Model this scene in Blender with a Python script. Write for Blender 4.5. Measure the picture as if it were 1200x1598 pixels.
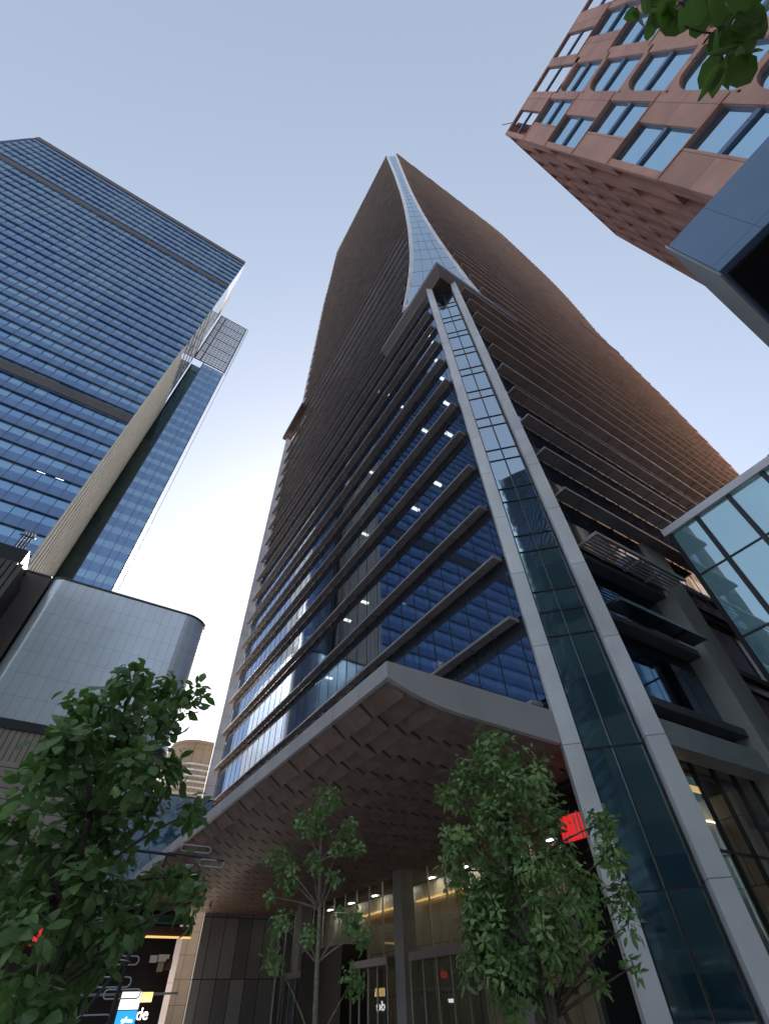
import bpy, math, random
from mathutils import Vector, Matrix
R = math.radians
random.seed(7)
S = bpy.context.scene
for o in list(bpy.data.objects): bpy.data.objects.remove(o)

# ------------------------------------------------------------------ camera
cam_d = bpy.data.cameras.new('camera'); cam = bpy.data.objects.new('camera', cam_d)
S.collection.objects.link(cam); S.camera = cam
cam_d.sensor_fit = 'VERTICAL'; cam_d.sensor_height = 24; cam_d.lens = 24*714.8/1598
cam_d.clip_start = .05; cam_d.clip_end = 6000
P, RO, AZ = R(47.548), R(-2.319), R(90-33.795)
Zv = Vector((0, 0, 1)); hv = Vector((math.cos(AZ), math.sin(AZ), 0)); r0 = Vector((math.sin(AZ), -math.cos(AZ), 0))
fw = hv*math.cos(P)+Zv*math.sin(P); u0 = -hv*math.sin(P)+Zv*math.cos(P)
rt = r0*math.cos(RO)+u0*math.sin(RO); up = -r0*math.sin(RO)+u0*math.cos(RO)
m = Matrix((rt, up, -fw)).transposed().to_4x4(); m.translation = (0, 0, 1.6); cam.matrix_world = m
S.render.resolution_x = 768; S.render.resolution_y = 1024

# ------------------------------------------------------------------ light
SUN_AZ, SUN_EL = 60.0, 31.0            # degrees, azimuth counted from +X towards +Y
w = bpy.data.worlds.new('World'); S.world = w; w.use_nodes = True
nt = w.node_tree; bg = nt.nodes['Background']
sky = nt.nodes.new('ShaderNodeTexSky'); sky.sky_type = 'NISHITA'; sky.sun_disc = False
sky.sun_elevation = R(SUN_EL); sky.sun_rotation = R(90-SUN_AZ)
sky.air_density = 1.0; sky.dust_density = 1.2; sky.ozone_density = 1.4; sky.altitude = 50
hs = nt.nodes.new('ShaderNodeHueSaturation'); hs.inputs['Hue'].default_value = .502; hs.inputs['Saturation'].default_value = .84   # hazy city air greys the blue
gm = nt.nodes.new('ShaderNodeGamma'); gm.inputs['Gamma'].default_value = .62        # phone-camera sky: the glow round the sun held back
nt.links.new(sky.outputs[0], gm.inputs['Color']); nt.links.new(gm.outputs[0], hs.inputs['Color']); nt.links.new(hs.outputs[0], bg.inputs[0]); bg.inputs[1].default_value = .09
sd = bpy.data.lights.new('sun', 'SUN'); so = bpy.data.objects.new('sun', sd); S.collection.objects.link(so)
sd.energy = 3.8; sd.angle = R(.6); sd.color = (1, .86, .68)
sdir = Vector((math.cos(R(SUN_EL))*math.cos(R(SUN_AZ)), math.cos(R(SUN_EL))*math.sin(R(SUN_AZ)), math.sin(R(SUN_EL))))
so.rotation_euler = sdir.to_track_quat('Z', 'Y').to_euler(); so.location = (60, 60, 300)
S.view_settings.view_transform = 'Standard'; S.view_settings.look = 'None'
S.view_settings.exposure = 2.3; S.view_settings.gamma = 1
S.cycles.max_bounces = 8; S.cycles.transparent_max_bounces = 12; S.cycles.glossy_bounces = 4

# ------------------------------------------------------------------ materials
def mat(name, col, rough=.6, metal=0, spec=.5, var=0, vscale=.4, emit=None, es=0, ior=1.45, bump=0, bscale=8, coat=0):
    m = bpy.data.materials.new(name); m.use_nodes = True; n = m.node_tree; b = n.nodes['Principled BSDF']
    b.inputs['Base Color'].default_value = (*col, 1); b.inputs['Roughness'].default_value = rough
    b.inputs['Metallic'].default_value = metal; b.inputs['IOR'].default_value = ior
    b.inputs['Coat Weight'].default_value = coat
    if emit: b.inputs['Emission Color'].default_value = (*emit, 1); b.inputs['Emission Strength'].default_value = es
    geo = n.nodes.new('ShaderNodeNewGeometry')
    if var:
        t = n.nodes.new('ShaderNodeTexNoise'); t.inputs['Scale'].default_value = vscale; t.inputs['Detail'].default_value = 7
        t.inputs['Roughness'].default_value = .65
        n.links.new(geo.outputs['Position'], t.inputs['Vector'])
        mr = n.nodes.new('ShaderNodeMapRange'); mr.inputs['From Min'].default_value = .3; mr.inputs['From Max'].default_value = .7
        mr.inputs['To Min'].default_value = 1-var; mr.inputs['To Max'].default_value = 1+var
        n.links.new(t.outputs[0], mr.inputs[0])
        mx = n.nodes.new('ShaderNodeVectorMath'); mx.operation = 'SCALE'; mx.inputs[0].default_value = col
        n.links.new(mr.outputs[0], mx.inputs['Scale']); n.links.new(mx.outputs[0], b.inputs['Base Color'])
    if bump:
        t = n.nodes.new('ShaderNodeTexNoise'); t.inputs['Scale'].default_value = bscale; t.inputs['Detail'].default_value = 4
        n.links.new(geo.outputs['Position'], t.inputs['Vector'])
        bp = n.nodes.new('ShaderNodeBump'); bp.inputs['Strength'].default_value = bump; bp.inputs['Distance'].default_value = .02
        n.links.new(t.outputs[0], bp.inputs['Height']); n.links.new(bp.outputs[0], b.inputs['Normal'])
    return m

def panel_mat(name, col, joint, pw, ph, rough=.5, vary=.06, mortar=.02, offset=0, metal=0, axis='XY', var=.06, ior=1.45, uoff=0, voff=0):
    """cladding panels: joints and small panel-to-panel colour differences, in world metres"""
    m = mat(name, col, rough, metal, ior=ior); n = m.node_tree; b = n.nodes['Principled BSDF']
    geo = n.nodes['Geometry']
    sx = n.nodes.new('ShaderNodeSeparateXYZ'); n.links.new(geo.outputs['Position'], sx.inputs[0])
    ad = n.nodes.new('ShaderNodeMath'); ad.operation = 'ADD'
    if axis == 'XY': n.links.new(sx.outputs[0], ad.inputs[0]); n.links.new(sx.outputs[1], ad.inputs[1])
    else: n.links.new(sx.outputs[0], ad.inputs[0]); ad.inputs[1].default_value = uoff
    cb = n.nodes.new('ShaderNodeCombineXYZ'); n.links.new(ad.outputs[0], cb.inputs[0])
    n.links.new(sx.outputs[2 if axis == 'XY' or axis == 'XZ' else 1], cb.inputs[1])
    mp = n.nodes.new('ShaderNodeMapping'); mp.inputs['Location'].default_value = (uoff, voff, 0)
    n.links.new(cb.outputs[0], mp.inputs[0])
    br = n.nodes.new('ShaderNodeTexBrick'); n.links.new(mp.outputs[0], br.inputs['Vector'])
    br.offset = offset; br.offset_frequency = 2; br.inputs['Scale'].default_value = 1
    br.inputs['Brick Width'].default_value = pw; br.inputs['Row Height'].default_value = ph
    br.inputs['Mortar Size'].default_value = mortar; br.inputs['Mortar Smooth'].default_value = .1
    br.inputs['Color1'].default_value = (*[c*(1-vary) for c in col], 1)
    br.inputs['Color2'].default_value = (*[min(1, c*(1+vary)) for c in col], 1)
    br.inputs['Mortar'].default_value = (*joint, 1)
    t = n.nodes.new('ShaderNodeTexNoise'); t.inputs['Scale'].default_value = .5; t.inputs['Detail'].default_value = 8
    n.links.new(geo.outputs['Position'], t.inputs['Vector'])
    mr = n.nodes.new('ShaderNodeMapRange'); mr.inputs['From Min'].default_value = .3; mr.inputs['From Max'].default_value = .7
    mr.inputs['To Min'].default_value = 1-var; mr.inputs['To Max'].default_value = 1+var
    n.links.new(t.outputs[0], mr.inputs[0])
    mx = n.nodes.new('ShaderNodeVectorMath'); mx.operation = 'SCALE'
    n.links.new(br.outputs[0], mx.inputs[0]); n.links.new(mr.outputs[0], mx.inputs['Scale'])
    n.links.new(mx.outputs[0], b.inputs['Base Color'])
    return m

def glass_mat(name, tint, see, refl, rough=.015, inner=(.01, .012, .018), floor=.0, wav=.0):
    """curtain wall glass: mirror reflection over a part that can be looked through"""
    m = bpy.data.materials.new(name); m.use_nodes = True; n = m.node_tree; n.nodes.remove(n.nodes['Principled BSDF'])
    out = n.nodes['Material Output']
    g = n.nodes.new('ShaderNodeBsdfGlossy'); g.inputs['Color'].default_value = (*refl, 1); g.inputs['Roughness'].default_value = rough
    tr = n.nodes.new('ShaderNodeBsdfTransparent'); tr.inputs['Color'].default_value = (*tint, 1)
    d = n.nodes.new('ShaderNodeBsdfDiffuse'); d.inputs['Color'].default_value = (*inner, 1)
    m1 = n.nodes.new('ShaderNodeMixShader'); m1.inputs[0].default_value = see
    n.links.new(d.outputs[0], m1.inputs[1]); n.links.new(tr.outputs[0], m1.inputs[2])
    fr = n.nodes.new('ShaderNodeFresnel'); fr.inputs['IOR'].default_value = 1.55
    mr = n.nodes.new('ShaderNodeMapRange'); mr.inputs['To Min'].default_value = floor; mr.inputs['To Max'].default_value = 1
    n.links.new(fr.outputs[0], mr.inputs[0])
    m2 = n.nodes.new('ShaderNodeMixShader'); n.links.new(mr.outputs[0], m2.inputs[0])
    n.links.new(m1.outputs[0], m2.inputs[1]); n.links.new(g.outputs[0], m2.inputs[2])
    n.links.new(m2.outputs[0], out.inputs[0])
    if wav:
        geo = n.nodes.new('ShaderNodeNewGeometry'); t = n.nodes.new('ShaderNodeTexNoise'); t.inputs['Scale'].default_value = .45
        t.inputs['Detail'].default_value = 1
        n.links.new(geo.outputs['Position'], t.inputs['Vector'])
        bp = n.nodes.new('ShaderNodeBump'); bp.inputs['Strength'].default_value = 1; bp.inputs['Distance'].default_value = wav
        n.links.new(t.outputs[0], bp.inputs['Height']); n.links.new(bp.outputs[0], g.inputs['Normal'])
    return m

M = {}
M['tower_glass'] = glass_mat('tower_glass', (.55, .62, .68), .6, (.52, .66, .92), rough=.045, floor=.27, inner=(.012, .016, .028), wav=.0008)
M['corner_glass'] = glass_mat('corner_glass', (.4, .5, .55), .25, (.8, .92, 1.0), floor=.55, inner=(.015, .03, .045), wav=.0012)
M['shop_glass'] = glass_mat('shop_glass', (.75, .8, .78), .8, (.9, .95, 1.0), floor=.08, inner=(.02, .025, .03), wav=.004)
M['podium_glass'] = glass_mat('podium_glass', (.45, .7, .78), .12, (.74, .93, 1.0), floor=.42, inner=(.34, .62, .72), wav=.004)
M['brick_glass'] = glass_mat('brick_glass', (.3, .4, .5), .1, (.62, .86, 1.0), floor=.75, inner=(.02, .04, .06), wav=.006)
M['spandrel'] = mat('dark_spandrel', (.018, .02, .027), .25, var=.2, vscale=.8, ior=1.5)
M['frame'] = mat('dark_frame', (.03, .03, .035), .35, var=.15, vscale=2)
M['shade'] = mat('bronze_aluminium', (.30, .262, .258), .45, metal=.1, var=.22, vscale=.35)
M['shade_edge'] = mat('shade_edge_metal', (.38, .36, .35), .35, metal=.4, var=.15, vscale=.5)
M['fin'] = panel_mat('light_metal_fin', (.76, .73, .77), (.22, .22, .23), 40, 3.93, .4, .06, .014, metal=.15, var=.12)
M['granite'] = panel_mat('grey_granite', (.50, .465, .48), (.09, .09, .1), 1.85, 30, .45, .05, .01, var=.12)
M['granite_plain'] = mat('grey_stone', (.36, .35, .355), .5, var=.15, vscale=.7, bump=.1, bscale=30)
M['hood'] = mat('brown_metal_hood', (.085, .058, .054), .4, metal=.2, var=.15, vscale=.4)
M['soffit'] = mat('brown_soffit_plank', (.27, .18, .155), .5, var=.35, vscale=1.2)
M['soffit_dark'] = mat('dark_soffit_void', (.02, .015, .015), .7)
M['floor'] = mat('floor_slab', (.10, .10, .11), .8, var=.2)
M['core'] = mat('core_wall', (.035, .037, .045), .8, var=.3, vscale=.2)
M['lamp'] = mat('lit_ceiling_lamp', (.9, .9, .9), .5, emit=(1, .97, .9), es=.9)
M['warm_lamp'] = mat('lit_warm_strip', (.9, .7, .3), .5, emit=(1, .58, .2), es=.22)
M['yellow_lamp'] = mat('lit_yellow_strip', (.9, .7, .3), .5, emit=(1, .72, .25), es=.4)
M['lobby_stone'] = panel_mat('beige_lobby_stone', (.60, .54, .42), (.12, .1, .08), 1.1, 2.4, .4, .12, .02, offset=.5)
M['steel'] = mat('brushed_steel', (.42, .41, .42), .3, metal=.7, var=.1)
M['dark'] = mat('dark_portal', (.012, .008, .013), .4)
M['gold'] = mat('gold_metal', (.75, .52, .2), .3, metal=.6)
M['red'] = mat('red_lit_panel', (.8, .03, .03), .4, emit=(1, .03, .04), es=.13)
M['white_paint'] = mat('white_paint', (.75, .75, .75), .4)
M['asphalt'] = mat('asphalt', (.05, .05, .052), .9, var=.25, vscale=3, bump=.2, bscale=60)
M['paving'] = panel_mat('plaza_paving', (.46, .43, .39), (.15, .14, .12), .6, .6, .7, .12, .01, offset=.5, axis='H')
M['earth'] = mat('city_ground', (.33, .285, .255), .9, var=.3, vscale=.02)
M['leaf'] = mat('leaf_dark', (.12, .20, .085), .42, var=.45, vscale=1.6)
M['leaf2'] = mat('leaf_mid', (.20, .31, .115), .4, var=.45, vscale=2.2)
M['leaf3'] = mat('leaf_light', (.30, .42, .16), .45, var=.4, vscale=2.5)
M['leaf4'] = mat('leaf_overhead', (.085, .12, .025), .45, var=.4, vscale=9)
for k in ('leaf', 'leaf2', 'leaf3', 'leaf4'):
    n = M[k].node_tree; b = n.nodes['Principled BSDF']; out = n.nodes['Material Output']
    tl = n.nodes.new('ShaderNodeBsdfTranslucent'); tl.inputs['Color'].default_value = (.22, .42, .07, 1)
    mx = n.nodes.new('ShaderNodeMixShader'); mx.inputs[0].default_value = .3
    n.links.new(b.outputs[0], mx.inputs[1]); n.links.new(tl.outputs[0], mx.inputs[2]); n.links.new(mx.outputs[0], out.inputs[0])
M['bark'] = mat('brown_bark', (.09, .07, .055), .85, var=.4, vscale=9, bump=.6, bscale=40)
M['bark_pale'] = mat('pale_bark', (.30, .26, .20), .8, var=.4, vscale=14, bump=.5, bscale=50)

# ------------------------------------------------------------------ mesh helpers
class MB:
    def __init__(s): s.v = []; s.f = []
    def quad(s, a, b, c, d):
        i = len(s.v); s.v += [a, b, c, d]; s.f.append((i, i+1, i+2, i+3))
    def poly(s, pts):
        i = len(s.v); s.v += list(pts); s.f.append(tuple(range(i, i+len(pts))))
    def box(s, x0, x1, y0, y1, z0, z1):
        i = len(s.v)
        s.v += [(x0, y0, z0), (x1, y0, z0), (x1, y1, z0), (x0, y1, z0), (x0, y0, z1), (x1, y0, z1), (x1, y1, z1), (x0, y1, z1)]
        s.f += [tuple(i+k for k in q) for q in ((0, 3, 2, 1), (4, 5, 6, 7), (0, 1, 5, 4), (1, 2, 6, 5), (2, 3, 7, 6), (3, 0, 4, 7))]
        return s
    def hexa(s, p):                                   # eight corners, bottom ring then top ring
        i = len(s.v); s.v += p
        s.f += [tuple(i+k for k in q) for q in ((0, 3, 2, 1), (4, 5, 6, 7), (0, 1, 5, 4), (1, 2, 6, 5), (2, 3, 7, 6), (3, 0, 4, 7))]
        return s
    def bar(s, a, b, wd, th, n=(0, 0, 1)):            # rectangular bar from a to b
        a = Vector(a); b = Vector(b); d = (b-a).normalized(); n = Vector(n)
        sd_ = d.cross(n); sd_ = sd_.normalized() if sd_.length > 1e-5 else d.orthogonal().normalized()
        n2 = sd_.cross(d).normalized(); h = sd_*wd/2; k = n2*th/2
        s.hexa([tuple(q) for q in (a-h-k, a+h-k, a+h+k, a-h+k, b-h-k, b+h-k, b+h+k, b-h+k)]); return s
    def prism(s, pts, z0, z1, caps=True):
        i = len(s.v); n = len(pts)
        s.v += [(x, y, z0) for x, y in pts]+[(x, y, z1) for x, y in pts]
        for k in range(n): s.f.append((i+k, i+(k+1) % n, i+n+(k+1) % n, i+n+k))
        if caps: s.f += [tuple(i+n-1-k for k in range(n)), tuple(i+n+k for k in range(n))]
        return s
    def tube(s, pts, rad, n=6, closed=False):
        pts = [Vector(p) for p in pts]; L = len(pts); rings = []
        if not hasattr(rad, '__len__'): rad = [rad]*L
        ref = Vector((.3, .2, .93))
        for k, p in enumerate(pts):
            if closed: d = pts[(k+1) % L]-pts[k-1]
            else: d = pts[min(k+1, L-1)]-pts[max(k-1, 0)]
            d = d.normalized() if d.length > 1e-7 else Vector((0, 0, 1))
            a = d.cross(ref); a = a.normalized() if a.length > 1e-3 else d.orthogonal().normalized(); b = d.cross(a)
            i = len(s.v); rings.append(i)
            for q in range(n):
                t = 2*math.pi*q/n; s.v.append(tuple(p+(a*math.cos(t)+b*math.sin(t))*rad[k]))
        for k in range(L if closed else L-1):
            i, j = rings[k], rings[(k+1) % L]
            for q in range(n): s.f.append((i+q, i+(q+1) % n, j+(q+1) % n, j+q))
        if not closed: s.f += [tuple(rings[0]+n-1-q for q in range(n)), tuple(rings[-1]+q for q in range(n))]
        return s
    def build(s, name, m, parent=None, label=None, smooth=False):
        off = origin(parent)
        me = bpy.data.meshes.new(name); me.from_pydata([(x-off[0], y-off[1], z-off[2]) for x, y, z in s.v], [], s.f)
        me.materials.append(M[m] if isinstance(m, str) else m)
        if smooth: me.polygons.foreach_set('use_smooth', [True]*len(me.polygons))
        o = bpy.data.objects.new(name, me); S.collection.objects.link(o)
        if parent: o.parent = parent
        if label: o['label'] = label
        return o
def origin(p):
    v = Vector((0, 0, 0))
    while p is not None: v = v+p.location; p = p.parent
    return v
def thing(name, label, cat, loc=(0, 0, 0), group=None):
    o = bpy.data.objects.new(name, None); S.collection.objects.link(o); o.location = loc; o.empty_display_size = .5
    o['label'] = label; o['category'] = cat
    if group: o['group'] = group
    return o
def lerp(tab, z):
    if z <= tab[0][0]: return tab[0][1]
    for (a, b), (c, d) in zip(tab, tab[1:]):
        if z <= c: return b+(d-b)*(z-a)/(c-a)
    return tab[-1][1]
def pane(mb, a, b, c, d, j=.0018):
    j = min(j, .0014)                     # one pane, a hair out of true, so that reflections break as on real glazing
    n = (Vector(b)-Vector(a)).cross(Vector(d)-Vector(a)).normalized()
    q = [tuple(Vector(p)+n*random.uniform(-j, j)) for p in (a, b, c, d)]
    mb.quad(*q)

# ------------------------------------------------------------------ ground
g = MB(); g.quad((-3000, -3000, -.02), (3000, -3000, -.02), (3000, 3000, -.02), (-3000, 3000, -.02))
o = g.build('ground', 'earth'); o['kind'] = 'structure'
g = MB(); g.box(-13, 16, -16, 60, -.016, .10); o = g.build('plaza_pavement', 'paving'); o['kind'] = 'structure'
g = MB(); g.quad((-28, -60, -.012), (-13.2, -60, -.012), (-13.2, 120, -.012), (-28, 120, -.012)); o = g.build('road', 'asphalt'); o['kind'] = 'structure'
g = MB()
for k in range(22): g.quad((-20.7, -56+8*k, -.008), (-20.5, -56+8*k, -.008), (-20.5, -52+8*k, -.008), (-20.7, -52+8*k, -.008))
o = g.build('road_markings', 'white_paint'); o['kind'] = 'structure'

# ================================================================== the central tower
X0, Y0 = 15.0, 9.0
T = thing('office_tower', 'tall dark office tower with pale chamfered corner, brown sun shades and a deep entrance canopy', 'tower', (X0, Y0, 0))
YL = [(0, 11.35), (60.9, 11.35), (61, 17.3), (64.2, 15.5), (70.6, 13.5), (78.8, 12.0), (91.7, 11.0), (108, 10.35), (126, 10.1), (160, 10.2), (213, 10.85)]
XL = [(0, 17.35), (60.9, 17.35), (61, 23), (68, 21.1), (76.5, 19.6), (86.9, 18.2), (103.5, 17.0), (125, 16.5), (142, 16.5), (218, 17.3)]
YR = [(0, 59.2), (88, 59.2), (91, 53.6), (99, 53.8), (167, 53.4), (184, 51.8), (202, 50.9), (222, 49.6)]
XR = [(0, 84.0), (96, 84.0), (104, 82.6), (114, 80.8), (122, 78.6), (128, 78.4), (143, 81.3), (163, 84.8), (181, 86.2), (195, 85.5), (211, 82.5), (228, 79), (243, 74.5)]
def topL(y): return 212.6+(y-10.87)*.165
def topR(x): return 213.5+(x-17.4)*.5
lv = [9.75, 13.65, 17.35, 21.25, 25.2]
while lv[-1] < 236: lv.append(lv[-1]+4.0)
NF = len(lv)
# curtain walls
gl = MB(); gr = MB(); sl = MB(); sr = MB(); ml = MB(); mr_ = MB()
shades = []
for i, z in enumerate(lv[:-1]):
    zt = lv[i+1]; zs = zt-.95
    # left, plane X = X0
    ya, yb = lerp(YL, (z+zt)/2)+.15, lerp(YR, (z+zt)/2)
    if z < 209 or True:
        top = min(zs, 219)
        n = max(1, int((yb-ya)/1.5)); st = (yb-ya)/n
        for k in range(n):
            a, b = ya+k*st, ya+(k+1)*st
            lim = topL((a+b)/2)
            if z > lim-.5: continue
            pane(gl, (X0, b, z+.1), (X0, a, z+.1), (X0, a, min(zs, lim)), (X0, b, min(zs, lim)))
            
        if zs < 211: sl.box(X0+.004, X0+.12, ya, yb, zs, zt)
    xa, xb = lerp(XL, (z+zt)/2)+.15, lerp(XR, (z+zt)/2)
    n = max(1, int((xb-xa)/1.5)); st = (xb-xa)/n
    if z >= 17:
        for k in range(n):
            a, b = xa+k*st, xa+(k+1)*st
            lim = topR((a+b)/2)
            if z > lim-.5: continue
            pane(gr, (a, Y0, z+.1), (b, Y0, z+.1), (b, Y0, min(zs, lim)), (a, Y0, min(zs, lim)))
            
        xe = min(xb, 17.4+(zt+.5-213.5)/.5) if zt > 213.5 else xa
        if zt > 213.5: xa2 = max(xa, xe)
        else: xa2 = xa
        if xa2 < xb-1: sr.box(xa2, xb, Y0+.004, Y0+.12, zs, zt)
for k in range(31): y = 11.9+k*1.5; ml.box(X0-.022, X0+.02, y-.018, y+.018, 9.7, 57)
ml.box(X0-.02, X0+.02, 11.5, 58, 9.66, 9.7)
for k in range(44): x = 18.2+k*1.5; mr_.box(x-.018, x+.018, Y0-.022, Y0+.02, 17.4, 57)
mr_.box(17.6, 83.5, Y0-.02, Y0+.02, 17.36, 17.4)
gl.build('left_curtain_wall', 'tower_glass', T); gr.build('right_curtain_wall', 'tower_glass', T)
sl.build('left_spandrels', 'spandrel', T); sr.build('right_spandrels', 'spandrel', T)
ml.build('left_mullions', 'frame', T); mr_.build('right_mullions', 'frame', T)
# floor slabs and a dark core behind the glass, closed far sides
for i, z in enumerate(lv):
    if z > 214: break
    yl, yr, xl, xr = lerp(YL, z)+.2, lerp(YR, z)-.2, lerp(XL, z)+.2, lerp(XR, z)-.2
    xi, yi = X0+.14, Y0+.14
    s = MB(); s.prism([(xi, yl+.2), (xl+.2, yi), (xr-3, yi), (xr-.3, yi+3), (xr-.3, yr-.5), (xi, yr-.5)], z-.35, z); s.build('floor_slab', 'floor', T)
c = MB(); c.prism([(24, 22), (28, 17), (72, 17), (72, 46), (24, 46)], 9, 210); c.build('core', 'core', T)
bk = MB()
for i, z in enumerate(lv[:-1]):
    zt = lv[i+1]
    if z > 212: break
    yl, yr, xl, xr = lerp(YL, z), lerp(YR, z), lerp(XL, z), lerp(XR, z)
    bk.quad((X0+.2, yr, z), (xr, yr, z), (xr, yr, min(zt, 219)), (X0+.2, yr, min(zt, 219)))
    bk.quad((xr, Y0+.2, z), (xr, yr, z), (xr, yr, min(zt, 219)), (xr, Y0+.2, min(zt, 219)))
bk.build('rear_walls', 'spandrel', T)
# parapet edges and roof
rf = MB(); rf.poly([(X0+.3, 10.9, 211.5), (17.3, Y0+.3, 212.5), (74, Y0+.3, 239.5), (74, 49.5, 238), (X0+.3, 49.5, 217.5)]); rf.build('roof', 'floor', T)
pe = MB()
pe.bar((X0-.45, 10.87, 212.7), (X0-.45, 50.1, 219.8), .5, .9); pe.bar((17.4, Y0-.45, 213.9), (75, Y0-.45, 242.8), .5, .9)
pe.build('parapet', 'shade_edge', T)
# sun shades: one shelf per floor and side
def shelfL(y0, y1, z, dep=.6, slat=False):
    s = MB(); n = max(1, int((y1-y0)/1.5)); st = (y1-y0)/n
    for k in range(n):
        a, b = y0+k*st, y0+(k+1)*st
        s.box(X0-dep+.07, X0-.045, a+.05, b-.05, z-.10, z-.03)
        s.box(X0-dep+.05, X0-.02, a-.03, a+.03, z-.17, z+.0)
    s.box(X0-dep, X0-dep+.05, y0, y1, z-.13, z+.0)
    return s
def shelfR(x0, x1, z, dep=.85, slat=False):
    s = MB(); n = max(1, int((x1-x0)/1.5)); st = (x1-x0)/n
    for k in range(n):
        a, b = x0+k*st, x0+(k+1)*st
        if slat:
            for q in range(6): s.box(a+.04, b-.04, Y0-dep+.1+q*.19, Y0-dep+.19+q*.19, z-.09, z-.04)
        else: s.box(a+.05, b-.05, Y0-dep+.07, Y0-.045, z-.10, z-.03)
        s.box(a-.035, a+.035, Y0-dep+.05, Y0-.02, z-.17, z+.0)
    s.box(x0, x1, Y0-dep, Y0-dep+.06, z-.17, z+.03)
    return s
for i, z in enumerate(lv):
    if z > 218: continue
    ya, yb = lerp(YL, z)+.35, lerp(YR, z)+.3
    if z > 212.6: ya = max(ya, 10.87+(z-212.6)/.165)
    if ya < yb-2: shelfL(ya, yb, z).build('sun_shade', 'shade', T)
nr = 0
for i, z in enumerate(lv):
    if z < 12: continue
    xa, xb = lerp(XL, z)+.3, lerp(XR, z)+.2
    if z < 19: xb = 25.0 if z > 15 else 24.3
    if 19 < z < 23: xb = 31
    if z > 213.5: xa = max(xa, 17.4+(z-213.5)/.5)
    if xa < xb-2: shelfR(xa, xb, z, 1.25 if 16 < z < 19 else .85, slat=(16 < z < 19)).build('sun_shade', 'shade' if z > 16 else 'spandrel', T)
# chamfered corner below the hood
cx, cy = 17.35-X0, Y0-11.35
def ch(t, z, o=0):                                     # point on the chamfer, t = 0 at the left end, o = outward offset
    return (X0+cx*t-o*.7071, 11.35+cy*t-o*.7071, z)
cg = MB(); cm = MB()
zz = [0, 3.8, 7.8, 12.4]+[v for z in lv if z > 12.5 and z < 60 for v in (z, z+1.15)]+[61.0]
for a, b in zip(zz, zz[1:]):
    for t0, t1 in ((.2, .5), (.5, .8)): pane(cg, ch(t0, a), ch(t1, a), ch(t1, b), ch(t0, b), .006)
for z in zz[1:-1]: cm.bar(ch(.2, z, .03), ch(.8, z, .03), .05, .05, (0, 0, 1))
for t in (.2, .5, .8): cm.bar(ch(t, 0, .04), ch(t, 60.9, .04), .06, .1, (1, 1, 0))
cg.build('corner_glazing', 'corner_glass', T); cm.build('corner_mullions', 'frame', T)
for t0, t1 in ((-.02, .17), (.83, 1.02)):
    f = MB(); p = [ch(t0, 0, .5), ch(t1, 0, .5), ch(t1, 0, -.25), ch(t0, 0, -.25)]
    f.prism([(q[0], q[1]) for q in p], 0, 60.6); f.build('corner_fin', 'fin', T)
bs = MB(); bs.prism([ch(-.02, 0, -.3)[:2], ch(1.02, 0, -.3)[:2], (X0+3.5, Y0+2.2), (X0+2.2, Y0+3.5)], 0, 60.5); bs.build('corner_core', 'spandrel', T)
# hoods: the near one over the chamfer, the two far ones at the ends
def hood(pl, z0, z1, zi): pass
h = MB()
lo, hi, zi, d = 60.1, 60.9, 58.3, .75
c0 = (X0-d, Y0-d)
# L-shaped brow: outer lip, top, sloping underside
YE, XE = 20.5, 27.0
for (a, b, ai, bi) in (((X0-d, Y0-d), (X0-d, YE), (X0+.3, Y0+.3), (X0+.3, YE)), ((X0-d, Y0-d), (XE, Y0-d), (X0+.3, Y0+.3), (XE, Y0+.3))):
    h.quad((*a, lo), (*b, lo), (*b, hi), (*a, hi)); h.quad((*a, lo), (*b, lo), (*bi, zi), (*ai, zi)); h.quad((*a, hi), (*b, hi), (*bi, hi), (*ai, hi))
    h.quad((*b, lo), (*b, hi), (*bi, hi), (*bi, zi))
h.poly([(X0-.02, Y0-.02, zi+.05), (X0-.02, 11.6, zi+.05), (17.6, Y0-.02, zi+.05)])
h.build('hood', 'hood', T)
h = MB()
h.box(X0-1.6, X0+.3, 50.8, 61.0, 91.5, 92.7); h.build('hood', 'hood', T)
h = MB()
h.box(66, 80.3, Y0-.95, Y0+.3, 114.6, 115.8); h.build('hood', 'hood', T)
# curved glazed petal above the hood
pg = MB(); pm = MB()
zs_ = [60.9, 64]+[z for z in lv if 66 < z < 211]+[212.8]
fl = []; fr_ = []
for z in zs_: fl.append((X0, lerp(YL, z), z)); fr_.append((lerp(XL, z), Y0, z))
def mixp(a, b, t): return tuple(a[k]+(b[k]-a[k])*t for k in range(3))
for (a, b, c_, d_) in zip(fl, fl[1:], fr_, fr_[1:]):
    n = 6 if a[2] < 66 else 4 if a[2] < 88 else 2
    for k in range(n):
        t0, t1 = k/n, (k+1)/n
        pane(pg, mixp(a, c_, t0), mixp(a, c_, t1), mixp(b, d_, t1), mixp(b, d_, t0), .004)
        if k: pm.bar(Vector(mixp(a, c_, t0))-Vector((.01, .01, 0)), Vector(mixp(b, d_, t0))-Vector((.01, .01, 0)), .035, .03, (1, 1, 0))
    pm.bar(Vector(a)-Vector((.005, .005, 0)), Vector(c_)-Vector((.005, .005, 0)), .02, .03)
pg.build('upper_corner_glazing', 'corner_glass', T); pm.build('upper_corner_mullions', 'frame', T)
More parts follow.
